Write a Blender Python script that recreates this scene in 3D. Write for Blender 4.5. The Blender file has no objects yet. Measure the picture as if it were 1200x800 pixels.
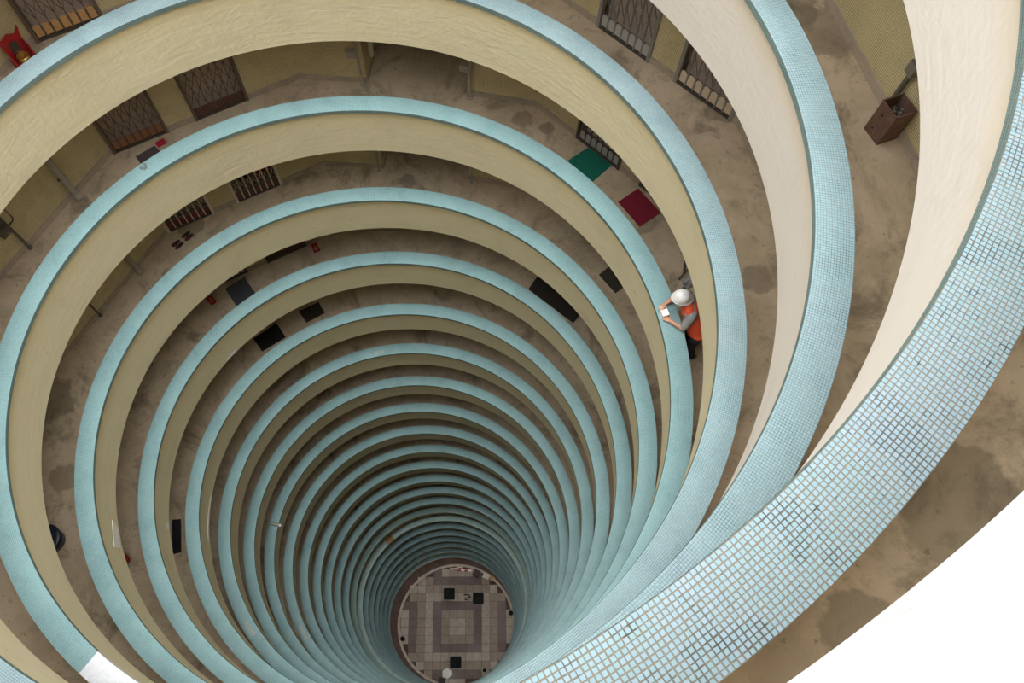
import bpy, bmesh, math, random
from mathutils import Vector, Matrix
random.seed(7)
C = bpy.context.scene.collection
SC = bpy.context.scene
R = math.radians

# ---------------------------------------------------------------- camera
FPX = 899.53
cam_d = bpy.data.cameras.new('camera')
cam = bpy.data.objects.new('camera', cam_d); C.objects.link(cam)
CR = ((0.431710, -0.844155, 0.317850), (0.901864, 0.397558, -0.169084), (0.016370, 0.359652, 0.932943))
m4 = Matrix(CR).to_4x4(); m4.translation = Vector((4.7701, 0, 2.7673)); cam.matrix_world = m4
cam_d.sensor_width = 36; cam_d.lens = FPX / 1200 * 36
cam_d.shift_x = 25.005 / 1200; cam_d.shift_y = 46.674 / 1200
cam_d.clip_start = 0.01; cam_d.clip_end = 500
SC.camera = cam

# ---------------------------------------------------------------- sky, sun, exposure
W = bpy.data.worlds.new('sky'); SC.world = W; W.use_nodes = True
nt = W.node_tree; nt.nodes.clear()
out = nt.nodes.new('ShaderNodeOutputWorld'); bg = nt.nodes.new('ShaderNodeBackground')
tc = nt.nodes.new('ShaderNodeTexCoord'); sp = nt.nodes.new('ShaderNodeSeparateXYZ')
# CIE general sky, hazy with the sun near the zenith: L = 1 + c (exp(d x) - exp(d pi/2)), x = angle from the sun
def wm(op, a, b=None):
    x = nt.nodes.new('ShaderNodeMath'); x.operation = op
    for i, v in enumerate((a, b)):
        if v is None: continue
        if isinstance(v, (int, float)): x.inputs[i].default_value = v
        else: nt.links.new(v, x.inputs[i])
    return x.outputs[0]
SKY = 1.65; SKY_C = 12.0
nt.links.new(tc.outputs['Generated'], sp.inputs[0])
chi = wm('ARCCOSINE', wm('MINIMUM', wm('MAXIMUM', sp.outputs['Z'], -1.0), 1.0))
lum = wm('ADD', wm('MULTIPLY', wm('SUBTRACT', wm('EXPONENT', wm('MULTIPLY', chi, -2.8)), 0.0123), SKY_C), 1.0)
bg.inputs['Color'].default_value = (0.97, 0.985, 1.0, 1)
nt.links.new(wm('MULTIPLY', lum, SKY), bg.inputs['Strength'])
nt.links.new(bg.outputs[0], out.inputs[0])
sun_d = bpy.data.lights.new('hazy_sun', 'SUN'); sun_d.energy = 2.15; sun_d.angle = R(24); sun_d.color = (1, 0.97, 0.92)
sun = bpy.data.objects.new('hazy_sun', sun_d); C.objects.link(sun); sun.location = (0, 0, 30); sun.rotation_euler = (0, 0, 0)
SC.view_settings.view_transform = 'Standard'; SC.view_settings.look = 'None'; SC.view_settings.gamma = 1
SC.view_settings.use_curve_mapping = False
SC.view_settings.exposure = 0
SC.cycles.max_bounces = 14; SC.cycles.diffuse_bounces = 10; SC.cycles.glossy_bounces = 4

# ---------------------------------------------------------------- materials
def mat(name, col, rough=0.7, **kw):
    m = bpy.data.materials.new(name); m.use_nodes = True
    b = m.node_tree.nodes['Principled BSDF']
    b.inputs['Base Color'].default_value = (*col, 1); b.inputs['Roughness'].default_value = rough
    for k, v in kw.items(): b.inputs[k.replace('_', ' ')].default_value = v
    return m
class NB:
    def __init__(s, m): s.t = m.node_tree; s.b = s.t.nodes['Principled BSDF']
    def n(s, typ, **kw):
        x = s.t.nodes.new(typ)
        for k, v in kw.items(): setattr(x, k, v)
        return x
    def l(s, a, b): s.t.links.new(a, b)
    def math(s, op, a, b=None, c=None):
        x = s.n('ShaderNodeMath', operation=op)
        for i, v in enumerate((a, b, c)):
            if v is None: continue
            if isinstance(v, (int, float)): x.inputs[i].default_value = v
            else: s.l(v, x.inputs[i])
        return x.outputs[0]
    def mix(s, f, a, b, mode='MIX'):
        x = s.n('ShaderNodeMix', data_type='RGBA', blend_type=mode)
        for i, v in ((0, f), (6, a), (7, b)):
            if isinstance(v, (int, float)): x.inputs[i].default_value = v
            elif isinstance(v, tuple): x.inputs[i].default_value = (*v[:3], 1)
            else: s.l(v, x.inputs[i])
        return x.outputs[2]
    def noise(s, vec, scale, detail=4, rough=0.6, dist=0):
        x = s.n('ShaderNodeTexNoise'); x.inputs['Scale'].default_value = scale; x.inputs['Detail'].default_value = detail
        x.inputs['Roughness'].default_value = rough; x.inputs['Distortion'].default_value = dist
        if vec is not None: s.l(vec, x.inputs['Vector'])
        return x.outputs['Fac']
    def ramp(s, f, lo, hi, a=0.0, b=1.0):
        x = s.n('ShaderNodeMapRange'); x.interpolation_type = 'SMOOTHSTEP'
        for k, v in (('From Min', lo), ('From Max', hi), ('To Min', a), ('To Max', b)): x.inputs[k].default_value = v
        s.l(f, x.inputs['Value']); return x.outputs[0]
    def wpos(s): return s.n('ShaderNodeNewGeometry').outputs['Position']
    def scaled(s, vec, v):
        x = s.n('ShaderNodeVectorMath', operation='MULTIPLY'); s.l(vec, x.inputs[0]); x.inputs[1].default_value = v; return x.outputs[0]
    def bump(s, h, strength, dist):
        x = s.n('ShaderNodeBump'); x.inputs['Strength'].default_value = strength; x.inputs['Distance'].default_value = dist
        s.l(h, x.inputs['Height']); s.l(x.outputs[0], s.b.inputs['Normal'])
    def color(s, c): s.l(c, s.b.inputs['Base Color'])
    def rough(s, c): s.l(c, s.b.inputs['Roughness'])

PITCH = 0.3422 / 14
def mosaic(name, tile, grout, pitch, bump=True, rough=0.22, joint=0.07, vary=0.12, stain=0.0):
    m = mat(name, tile, rough); k = NB(m)
    uv = k.n('ShaderNodeUVMap'); uv.uv_map = 'UVMap'
    s = k.n('ShaderNodeSeparateXYZ'); k.l(uv.outputs[0], s.inputs[0])
    ms = []; cells = []
    for ax in 'XY':
        q = k.math('DIVIDE', s.outputs[ax], pitch)
        f = k.math('FRACT', q); cells.append(k.math('FLOOR', q))
        d = k.math('ABSOLUTE', k.math('SUBTRACT', f, 0.5))
        ms.append(k.ramp(d, 0.5 - joint - 0.03, 0.5 - joint + 0.03, 1, 0))
    mask = k.math('MULTIPLY', ms[0], ms[1])
    cv = k.n('ShaderNodeCombineXYZ'); k.l(cells[0], cv.inputs[0]); k.l(cells[1], cv.inputs[1])
    wn = k.n('ShaderNodeTexWhiteNoise'); k.l(cv.outputs[0], wn.inputs['Vector'])
    vr = k.math('MULTIPLY_ADD', wn.outputs['Value'], vary, 1 - vary / 2)
    p = k.wpos()
    big = k.ramp(k.noise(p, 0.8, 5), 0.3, 0.7, 0.9, 1.08)
    vs = k.math('MULTIPLY', vr, big)
    t = k.mix(1.0, tile, vs, 'MULTIPLY')
    sheet = k.noise(p, 2.1, 2)
    t = k.mix(k.ramp(sheet, 0.5, 0.75, 0, 0.35), t, (tile[0] * 1.05, tile[1] * 0.93, tile[2] * 1.02))
    gs = k.ramp(k.noise(p, 3.0, 5), 0.45, 0.65)
    g = k.mix(gs, grout, tuple(c * 0.45 for c in grout))
    if stain:
        st = k.ramp(k.noise(p, 6.0, 6, 0.65, 0.6), 0.66, 0.74, 0, stain)
        t = k.mix(st, t, (0.2, 0.21, 0.19))
    c = k.mix(mask, g, t); k.color(c)
    k.rough(k.math('MULTIPLY_ADD', mask, rough - 0.8, 0.8))
    if bump: k.bump(mask, 0.5, 0.003)
    return m
BLUE = (0.295, 0.425, 0.45)
M = {}
M['tile_near'] = mosaic('blue_mosaic_near', BLUE, (0.16, 0.185, 0.18), PITCH)
M['tile_far'] = mosaic('blue_mosaic', (0.25, 0.425, 0.435), (0.19, 0.24, 0.23), PITCH, bump=False, rough=0.35, joint=0.06)
M['tile_pale'] = mosaic('pale_blue_mosaic', (0.42, 0.60, 0.57), (0.3, 0.34, 0.30), PITCH, bump=False, rough=0.35, joint=0.06)
M['tile_green'] = mosaic('greenish_mosaic', (0.22, 0.345, 0.31), (0.2, 0.23, 0.21), PITCH, bump=False, rough=0.35, joint=0.06)
M['tile_white'] = mosaic('whitewashed_mosaic', (0.80, 0.82, 0.84), (0.66, 0.68, 0.70), PITCH, bump=False, rough=0.5, joint=0.05)
M['lip'] = mosaic('shaded_lip_mosaic', (0.185, 0.27, 0.25), (0.10, 0.12, 0.11), PITCH, bump=False, rough=0.5, joint=0.1)  # shade on the vertical lip painted in as a darker tile colour
M['wall_tile'] = mosaic('yellow_wall_mosaic', (0.74, 0.64, 0.36), (0.36, 0.30, 0.165), 0.027, bump=True, rough=0.4, joint=0.08)

def plaster(name, a, b, bumpd=0.014):
    m = mat(name, a, 0.85); k = NB(m)
    uv = k.n('ShaderNodeUVMap'); uv.uv_map = 'UVMap'
    p = k.wpos()
    st = k.noise(k.scaled(uv.outputs[0], (0.9, 9, 1)), 1.0, 6, 0.62, 0.8)     # trowel strokes run round the ring
    bl = k.noise(p, 1.3, 4)
    c = k.mix(k.ramp(st, 0.35, 0.72, 0, 0.8), a, b)
    c = k.mix(k.ramp(bl, 0.5, 0.75, 0, 0.45), c, tuple(x * 0.86 for x in b))
    sv = k.n('ShaderNodeSeparateXYZ'); k.l(uv.outputs[0], sv.inputs[0])
    wash = k.math('MULTIPLY', k.ramp(sv.outputs['Y'], 2.35, 2.85, 0, 0.9), k.ramp(k.noise(k.scaled(uv.outputs[0], (1.5, 0.4, 1)), 1.0, 4), 0.3, 0.6, 0.5, 1))
    c = k.mix(wash, c, (a[0] * 0.97, a[1] * 0.9, a[2] * 0.74))
    gr = k.ramp(k.noise(p, 5, 6, 0.7), 0.62, 0.72, 0, 0.35)
    c = k.mix(gr, c, (0.42, 0.41, 0.36)); k.color(c)
    h = k.math('ADD', k.math('MULTIPLY', st, 0.7), k.math('MULTIPLY', k.noise(k.scaled(uv.outputs[0], (3.0, 5.5, 1)), 1.0, 5, 0.6, 1.2), 1.3))
    k.bump(h, 0.6, bumpd)
    return m
M['plaster'] = plaster('cream_plaster', (0.88, 0.78, 0.53), (0.83, 0.73, 0.48))
M['plaster_top'] = plaster('pale_plaster', (0.83, 0.755, 0.67), (0.80, 0.725, 0.635), 0.007)
M['roof_plaster'] = plaster('white_plaster', (0.86, 0.86, 0.85), (0.82, 0.82, 0.81), 0.004)

def concrete(name, a, b, c3, dark=0.8, stains=()):
    m = mat(name, a, 0.9); k = NB(m); p = k.wpos()
    c = k.mix(k.ramp(k.noise(p, 1.6, 6, 0.62, 0.3), 0.35, 0.68), a, b)
    c = k.mix(k.ramp(k.noise(p, 0.9, 7, 0.7, 0.8), 0.5, 0.68, 0, dark), c, c3)
    c = k.mix(k.ramp(k.noise(p, 4.5, 6, 0.7, 0.5), 0.52, 0.7, 0, 0.6), c, tuple(x * 0.6 for x in b))
    c = k.mix(k.ramp(k.noise(p, 17, 3, 0.5), 0.66, 0.72, 0, 0.55), c, c3)
    c = k.mix(k.ramp(k.noise(p, 28, 2, 0.5), 0.74, 0.78, 0, 0.6), c, (0.6, 0.56, 0.5))
    c = k.mix(k.ramp(k.noise(p, 60, 4, 0.7), 0.3, 0.8, 0, 0.35), c, b)
    for (x, y, z), rad in stains:
        d = k.n('ShaderNodeVectorMath', operation='DISTANCE'); k.l(p, d.inputs[0]); d.inputs[1].default_value = (x, y, z)
        e = k.math('SUBTRACT', k.math('MULTIPLY_ADD', k.noise(p, 3.2, 5, 0.65), 1.6, 0.2), k.math('DIVIDE', d.outputs['Value'], rad))
        c = k.mix(k.ramp(e, -0.02, 0.2, 0, 0.5), c, c3)
    k.color(c); k.bump(k.noise(p, 40, 5), 0.3, 0.006)
    return m
M['concrete'] = concrete('corridor_concrete', (0.66, 0.53, 0.375), (0.50, 0.395, 0.27), (0.16, 0.127, 0.088), stains=[((0.3, 6.42, -3.82), 0.42), ((-0.04, 6.3, -3.82), 0.3), ((-3.92, 5.05, -9.2), 0.22), ((-3.54, 5.38, -9.2), 0.15), ((-5.43, 3.06, -11.91), 0.2), ((-6.34, -1.72, -11.91), 0.3), ((-0.85, 6.71, -6.51), 0.25), ((-5.56, -3.07, -9.2), 0.22), ((-4.53, 5.88, -14.57), 0.3), ((-3.61, -5.51, -11.91), 0.5), ((-1.94, -5.68, -11.91), 0.3), ((5.13, 2.56, -1.07), 0.35), ((1.8, 5.66, -6.51), 0.25), ((5.35, 1.72, -1.07), 0.2)])
M['skirt'] = concrete('skirting_cement', (0.50, 0.42, 0.32), (0.42, 0.35, 0.27), (0.2, 0.17, 0.13), 0.5)
M['roofdeck'] = mat('roof_cement', (0.5, 0.48, 0.45), 0.9)

# ---------------------------------------------------------------- helpers
def mesh(name, verts, faces, m=None, uvs=None, smooth=False):
    me = bpy.data.meshes.new(name); me.from_pydata(verts, [], faces)
    if uvs is not None:
        l = me.uv_layers.new(name='UVMap')
        flat = [c for f in uvs for p in f for c in p]
        l.data.foreach_set('uv', flat)
    if m: me.materials.append(m)
    if smooth: me.polygons.foreach_set('use_smooth', [True] * len(me.polygons))
    me.update(); return me
def link(name, me, parent=None, **props):
    o = bpy.data.objects.new(name, me); C.objects.link(o)
    if parent: o.parent = parent
    for k, v in props.items(): o[k] = v
    return o
def tag(o, label, cat, group=None):
    o['label'] = label; o['category'] = cat
    if group: o['group'] = group
    return o
def empty(name, loc, rz=0.0):
    o = bpy.data.objects.new(name, None); C.objects.link(o); o.location = loc; o.rotation_euler = (0, 0, rz); o.empty_display_size = 0.1
    return o
def ring_mesh(name, prof, m, a0=0.0, a1=360.0, n=288, smooth=False, wob=None, mats=None):
    """revolve a closed profile [(r, z), ...] (section wound inside->top->outside) about z"""
    full = abs(a1 - a0 - 360) < 1e-6
    cols = n if full else n + 1
    V = []; F = []; U = []; k = len(prof)
    L = [0]
    for i in range(k):
        a, b = prof[i], prof[(i + 1) % k]; L.append(L[-1] + math.hypot(a[0] - b[0], a[1] - b[1]))
    for j in range(cols):
        t = R(a0 + (a1 - a0) * j / n); w = wob(t) if wob else 0
        for r, z in prof: V.append(((r + w) * math.cos(t), (r + w) * math.sin(t), z))
    for j in range(n):
        j2 = (j + 1) % cols
        u0 = R(a0 + (a1 - a0) * j / n) * 5.0; u1 = R(a0 + (a1 - a0) * (j + 1) / n) * 5.0
        for i in range(k):
            i2 = (i + 1) % k
            F.append((j * k + i, j * k + i2, j2 * k + i2, j2 * k + i))
            U.append(((u0, L[i]), (u0, L[i + 1]), (u1, L[i + 1]), (u1, L[i])))
    if not full:
        F.append(tuple(range(k))); U.append(tuple(prof))
        F.append(tuple(reversed(range((cols - 1) * k, cols * k)))); U.append(tuple(prof))
    me = mesh(name, V, F, m, U)
    return me

# ---------------------------------------------------------------- the shaft
H = 2.7; RL = 4.957; WID = 0.3422; NLEV = 24; HB = 1.30; DIN = 0.157; ZF = 1.1
DZ = [0.031, -0.018, -0.006, 0.005, -0.008, 0.031, -0.018, 0.001, 0.001, 0.006, -0.007, -0.012, -0.02, -0.008, -0.009, 0, -0.001, -0.002, 0.003, 0.002, 0.006, 0.009, 0.014, 0.014]
DX = [-0.082, -0.029, -0.047, 0.017, 0.045, 0.035, 0.015, 0.009, 0.014, 0.02, 0.026, 0.034, 0.038, 0.031, 0.024, 0.013, 0.006, 0, -0.01, -0.018, -0.029, -0.039, -0.044, -0.045]
DY = [-0.019, -0.018, -0.009, 0.004, 0.028, 0.074, 0.08, 0.049, -0.009, -0.059, -0.039, -0.029, -0.023, -0.016, -0.011, -0.006, -0.004, -0.002, 0, 0.001, 0.002, 0.003, 0.003, 0.003]
DR = [-0.026, 0.006, -0.023, 0.007, 0.024, 0.025, -0.006, -0.006, -0.002, 0, -0.012, -0.022, -0.028, -0.022, -0.017, -0.009, -0.004, 0, 0.007, 0.012, 0.02, 0.027, 0.031, 0.031]
LV = {c: i for i, c in enumerate('ABCDEFGHIJKLMNOPQRSTUVWX')}
def ztop(k): return -H * k + DZ[k]
def zfl(k): return ztop(k) - ZF
def pol(r, deg, z=0.0): return Vector((r * math.cos(R(deg)), r * math.sin(R(deg)), z))
def at(lev, r, deg, h=0.0):
    return pol(r, deg, zfl(LV[lev]) + h)

# wall plan: straight facets between corners at radius RV
RV = 6.82; DN = RV * math.cos(R(16.25))
CORN = [199.5, 232, 264.5, 297, 327, 357, 389.5, 422, 454.5, 487]      # then the lobby opening, then back to 527
def chord(deg, n): return DN / math.cos(R(deg - n))
GATES = {1: (199.2, 190.1, 183.25), 2: (185.5, 176.0, 183.25), 3: (118.2, 108.9, 110.75), 4: (104.6, 95.3, 110.75)}   # end angles, facet normal
def build_plan(gates):
    def p2(r, d): return (r * math.cos(R(d)), r * math.sin(R(d)))
    lines = []; cur = [p2(6.58, 155.8), p2(RV, 167)]
    def gate(g):
        nonlocal cur
        lo, hi = sorted(GATES[g][:2]); n = GATES[g][2]; o = (math.cos(R(n)) * 0.22, math.sin(R(n)) * 0.22)
        a = p2(chord(lo, n), lo); b = p2(chord(hi, n), hi)
        cur += [a, (a[0] + o[0], a[1] + o[1])]; lines.append(cur)
        cur = [(b[0] + o[0], b[1] + o[1]), b]
    if gates: gate(2); gate(1)
    for d in CORN[:9]: cur.append(p2(RV, d))
    if gates: gate(4); gate(3)
    cur.append(p2(RV, 487)); cur.append(p2(6.56, 498.4))
    # lobby: side wall out, end wall, side wall back
    ax = 147.0
    u = (math.cos(R(ax)), math.sin(R(ax)))
    a = cur[-1]; b = p2(6.58, 155.8)
    a2 = (a[0] + u[0] * 3.2, a[1] + u[1] * 3.2); b2 = (b[0] + u[0] * 3.2, b[1] + u[1] * 3.2)
    cur += [a2, b2, b]
    lines.append(cur)
    return lines
def wall_mesh(name, gates, z0, z1, grow=0.0, m=None, thick=0.12):
    V = []; F = []; U = []
    for ln in build_plan(gates):
        n = len(ln); base = len(V); nrm = []
        for i in range(n):
            ds = []
            for a, b in ((i - 1, i), (i, i + 1)):
                if a < 0 or b >= n: continue
                dx, dy = ln[b][0] - ln[a][0], ln[b][1] - ln[a][1]; l = math.hypot(dx, dy) or 1
                ds.append((dy / l, -dx / l))          # outward for anticlockwise
            x = sum(d[0] for d in ds); y = sum(d[1] for d in ds); l = math.hypot(x, y) or 1
            x, y = x / l, y / l
            s = 1 / max(0.35, x * ds[0][0] + y * ds[0][1]); nrm.append((x * s, y * s))
        u = 0
        us = [0]
        for i in range(1, n): u += math.hypot(ln[i][0] - ln[i - 1][0], ln[i][1] - ln[i - 1][1]); us.append(u)
        for i in range(n):
            x, y = ln[i]; nx, ny = nrm[i]
            xi, yi = x - nx * grow, y - ny * grow; xo, yo = x + nx * thick, y + ny * thick
            V += [(xi, yi, z0), (xi, yi, z1), (xo, yo, z1), (xo, yo, z0)]
        for i in range(n - 1):
            for q in range(4):
                q2 = (q + 1) % 4; a = base + i * 4
                F.append((a + q, a + 4 + q, a + 4 + q2, a + q2))
                h0, h1 = ((z0, z1), (0, thick), (z1, z0), (thick, 0))[q]
                U.append(((us[i], h0), (us[i + 1], h0), (us[i + 1], h1), (us[i], h1)))
        F.append((base, base + 1, base + 2, base + 3)); U.append(((0, 0), (0, 1), (.1, 1), (.1, 0)))
        a = base + (n - 1) * 4
        F.append((a + 3, a + 2, a + 1, a)); U.append(((0, 0), (0, 1), (.1, 1), (.1, 0)))
    return mesh(name, V, F, m, U)

def glaze(i, c):
    m = mat('blue_glaze_%d' % i, c, 0.16); k = NB(m); p = k.wpos()
    st = k.ramp(k.noise(p, 5.0, 6, 0.65, 0.6), 0.62, 0.75, 0, 0.35)
    k.color(k.mix(st, k.mix(k.ramp(k.noise(p, 0.9, 4), 0.4, 0.65, 0, 0.5), c, (c[0] * 1.1, c[1] * 0.97, c[2] * 1.05)), (0.22, 0.25, 0.24))); return m
M['tile_glaze'] = [glaze(i, c) for i, c in enumerate([(0.245, 0.35, 0.395), (0.255, 0.36, 0.40), (0.235, 0.35, 0.385), (0.265, 0.365, 0.41), (0.245, 0.355, 0.38)])]
gm_ = mat('tan_grout', (0.5, 0.43, 0.31), 0.95); k_ = NB(gm_); p_ = k_.wpos()
gc_ = k_.mix(k_.ramp(k_.noise(p_, 3.5, 5, 0.65), 0.5, 0.62), (0.19, 0.17, 0.13), (0.105, 0.095, 0.075)); k_.color(k_.mix(k_.ramp(k_.noise(p_, 11, 4), 0.6, 0.68, 0, 0.8), gc_, (0.05, 0.043, 0.032)))
M['grout'] = gm_
BH = 2.5
wall_g = wall_mesh('wall_with_gates', True, 0, BH, 0, M['wall_tile'])
wall_p = wall_mesh('wall_plain', False, 0, BH, 0, M['wall_tile'])
skirt_g = wall_mesh('skirting_g', True, 0, 0.12, 0.02, M['skirt'], 0.0)
skirt_p = wall_mesh('skirting_p', False, 0, 0.12, 0.02, M['skirt'], 0.0)
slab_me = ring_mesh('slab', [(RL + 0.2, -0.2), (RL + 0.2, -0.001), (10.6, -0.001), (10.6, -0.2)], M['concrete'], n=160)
slab_me.materials.append(mat('dark_soffit_paint', (0.33, 0.28, 0.20), 0.9))  # underside coloured dark to cut bounce light and keep the corridors dim
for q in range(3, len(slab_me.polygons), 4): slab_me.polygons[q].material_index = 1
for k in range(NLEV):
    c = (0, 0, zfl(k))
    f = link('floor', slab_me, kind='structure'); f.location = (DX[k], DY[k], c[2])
    g = 2 <= k <= 6
    w = link('wall_outer', wall_g if g else wall_p, kind='structure'); w.location = c
    b = link('baseboard_outer', skirt_g if g else skirt_p, kind='structure'); b.location = c

def coping_prof(r, out_drop=0.025):
    return [(r, -0.075), (r, 0), (r + WID, -out_drop), (r + WID, -0.09)]
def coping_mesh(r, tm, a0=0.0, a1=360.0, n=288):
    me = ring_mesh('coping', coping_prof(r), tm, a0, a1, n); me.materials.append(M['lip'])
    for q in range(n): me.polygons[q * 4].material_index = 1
    return me
def face_prof(r):
    return [(r + 0.05, -0.08), (r + WID - 0.035, -0.092), (r + WID - 0.035, -HB), (r + DIN, -HB)]
ORD = ['first', 'second', 'third', 'fourth', 'fifth', 'sixth', 'seventh', 'eighth', 'ninth', 'tenth', 'eleventh', 'twelfth', 'thirteenth', 'fourteenth', 'fifteenth',
       'sixteenth', 'seventeenth', 'eighteenth', 'nineteenth', 'twentieth', 'twenty-first', 'twenty-second', 'twenty-third', 'twenty-fourth']
PAR = []
def lay_tiles(t, r):
    """the mosaic of the nearest ring, tile by tile: the 300 nearest to the camera as parts, the rest joined"""
    rnd = random.Random(3); s_ = PITCH * 0.41; nt_ = int(2 * math.pi * (r + WID / 2) / PITCH); cand = []
    camp = Vector((4.7701, 0, 2.7673)) - Vector((DX[0], DY[0], ztop(0)))
    for j in range(nt_):
        th = 2 * math.pi * j / nt_
        for i in range(14):
            rr = r + PITCH * (i + 0.5) + rnd.uniform(-.0011, .0011) + 0.0015 * math.sin(th * 31); a = th + rnd.uniform(-.0009, .0009) / rr
            p = Vector((rr * math.cos(a), rr * math.sin(a), -0.025 * (rr - r) / WID)); q = p - camp
            # only tiles inside the picture can be the largest seen
            l = Matrix(CR).transposed() @ q; u = 600 - 25 + FPX * l.x / -l.z; v = 400 + 46.7 - FPX * l.y / -l.z
            cand.append((q.length if (-l.z > 0.1 and 0 < u < 1200 and 0 < v < 800) else 99, j, i, p, a + rnd.uniform(-.05, .05)))
    cand.sort(key=lambda c: c[:3]); w = s_
    def solid(m_):
        return ([m_ @ Vector(v) for v in ((-w, -w, -.002), (w, -w, -.002), (w, w, -.002), (-w, w, -.002), (-w * .9, -w * .9, .0022), (w * .9, -w * .9, .0022), (w * .9, w * .9, .0022), (-w * .9, w * .9, .0022))],
                [(4, 5, 6, 7), (0, 1, 5, 4), (1, 2, 6, 5), (2, 3, 7, 6), (3, 0, 4, 7)])
    V, F = solid(Matrix.Identity(4)); me = [mesh('tile', [tuple(v) for v in V], F, m) for m in M['tile_glaze']]
    for d, j, i, p, a in cand[:300]:
        o = link('tile', me[rnd.randrange(len(me))], t); o.location = p; o.rotation_euler = (0, math.radians(4), a)
    VV = []; FF = []; MI = []
    for d, j, i, p, a in cand[300:]:
        b = len(VV); V, F = solid(Matrix.Translation(p) @ Matrix.Rotation(a, 4, 'Z') @ Matrix.Rotation(math.radians(4), 4, 'Y'))
        VV += [tuple(v) for v in V]; FF += [tuple(q + b for q in f) for f in F]; MI += [rnd.randrange(len(me))] * 5
    fm = mesh('tile_field', VV, FF); [fm.materials.append(m) for m in M['tile_glaze']]; fm.polygons.foreach_set('material_index', MI)
    link('tile_field', fm, t, kind='stuff')
for k in range(NLEV):
    r = RL + DR[k]
    t = empty('parapet', (DX[k], DY[k], ztop(k))); PAR.append(t)
    tm = M['tile_near'] if k < 3 else M['tile_pale'] if k == 17 else M['tile_green'] if k == 16 else M['tile_far']
    lab = 'round blue mosaic parapet, %s ring down from the camera' % ORD[k]
    tag(t, lab, 'parapet', 'ring parapets of the shaft')
    if k == 3:
        link('coping', coping_mesh(r, tm, -20, 297.5, 260), t)
        link('painted_coping', ring_mesh('coping', coping_prof(r), M['tile_white'], 297.5, 340, n=40), t, label='whitewashed stretch of coping')
    elif k == 0:
        cm = coping_mesh(r, M['grout'], n=360)
        link('coping', cm, t); lay_tiles(t, r)
    else:
        link('coping', coping_mesh(r, tm), t)
    fm_ = ring_mesh('plaster_face', face_prof(r), M['plaster_top'] if k < 2 else M['plaster'])
    if k == 2:                                            # this face leans back a little more next to the worker
        for v in fm_.vertices:
            if v.index % 4 == 3:
                d = math.degrees(math.atan2(v.co.y, v.co.x)); g_ = 0.035 * math.exp(-((d - 74) / 20) ** 2) / math.hypot(v.co.x, v.co.y)
                v.co.x *= 1 + g_; v.co.y *= 1 + g_
    link('plaster_face', fm_, t)

# the parapet the camera leans over, one storey above the first ring in full view
t = empty('parapet', (0, 0, 2.7)); tag(t, 'pale parapet right under the camera, its bright face filling the lower right corner', 'parapet')
link('coping', ring_mesh('coping', coping_prof(RL - 0.03), M['tile_near'], n=360), t)
link('plaster_face', ring_mesh('plaster_face', [(RL + 0.02, -0.08), (RL + WID - 0.065, -0.092), (RL + WID - 0.065, -HB), (5.022, -HB)], M['roof_plaster'], n=720), t)
f = link('floor', ring_mesh('roof_slab', [(5.05, -0.2), (5.05, -0.001), (10.6, -0.001), (10.6, -0.2)], M['roofdeck'], n=160), kind='structure'); f.location = (0, 0, 1.6)

# ---------------------------------------------------------------- ground floor of the shaft
ZG = -65.8
GS = (65.8 + 2.767) / (63.4 + 2.767)
def gshift(x, y): return (4.7701 + (x - 4.7701) * GS, y * GS)
gm = concrete('ground_cement', (0.12, 0.075, 0.058), (0.085, 0.052, 0.042), (0.04, 0.028, 0.024), 0.5)
ground = link('floor_ground', ring_mesh('ground', [(0.01, -0.3), (0.01, 0), (10.6, 0), (10.6, -0.3)], gm, n=64), kind='structure'); ground.location = (0, 0, ZG)
def paver_mat(name, c, rough):
    m = mat(name, c, rough); k = NB(m); p = k.wpos()
    a = k.mix(k.ramp(k.noise(p, 3.0, 6, 0.7), 0.35, 0.7), c, tuple(x * 0.75 for x in c))
    a = k.mix(k.ramp(k.noise(p, 9.0, 5, 0.7, 1.0), 0.62, 0.7, 0, 0.5), a, tuple(min(1, x * 1.35) for x in c)); k.color(a)
    k.rough(k.ramp(k.noise(p, 0.7, 4), 0.4, 0.6, rough, 0.45)); return m
PM = {'light': paver_mat('light_paver', (0.46, 0.38, 0.31), 0.6), 'tan': paver_mat('tan_paver', (0.33, 0.255, 0.195), 0.6), 'dark': paver_mat('dark_paver', (0.17, 0.115, 0.105), 0.6)}
def box_data(x0, x1, y0, y1, z0, z1):
    V = [(x0, y0, z0), (x1, y0, z0), (x1, y1, z0), (x0, y1, z0), (x0, y0, z1), (x1, y0, z1), (x1, y1, z1), (x0, y1, z1)]
    F = [(0, 3, 2, 1), (4, 5, 6, 7), (0, 1, 5, 4), (1, 2, 6, 5), (2, 3, 7, 6), (3, 0, 4, 7)]
    return V, F
CELL = 0.667 * GS; GA = R(64.9); GC = Vector((*gshift(0.547, 0.189), 0))
pav = {c: mesh('paver_' + c, *box_data(-CELL / 2 + 0.012, CELL / 2 - 0.012, -CELL / 2 + 0.012, CELL / 2 - 0.012, 0.0, 0.03), PM[c]) for c in PM}
def kind_of(a, b):
    a, b = abs(a), abs(b); n = max(a, b); o = min(a, b)
    if n < 1: return 'light'
    if n < 2: return 'tan'
    if n < 3: return 'dark'
    if n < 4: return 'light'
    if o > 4: return 'light'
    if n < 5: return 'tan'
    if n < 6: return 'dark' if o < 3 else 'tan'
    return 'light' if o < 2 else 'dark' if o < 3 else 'tan'
gx = Vector((math.cos(GA), math.sin(GA), 0)); gy = Vector((-math.sin(GA), math.cos(GA), 0))
KC = Vector((*gshift(0.33, 0.2), 0))
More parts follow.
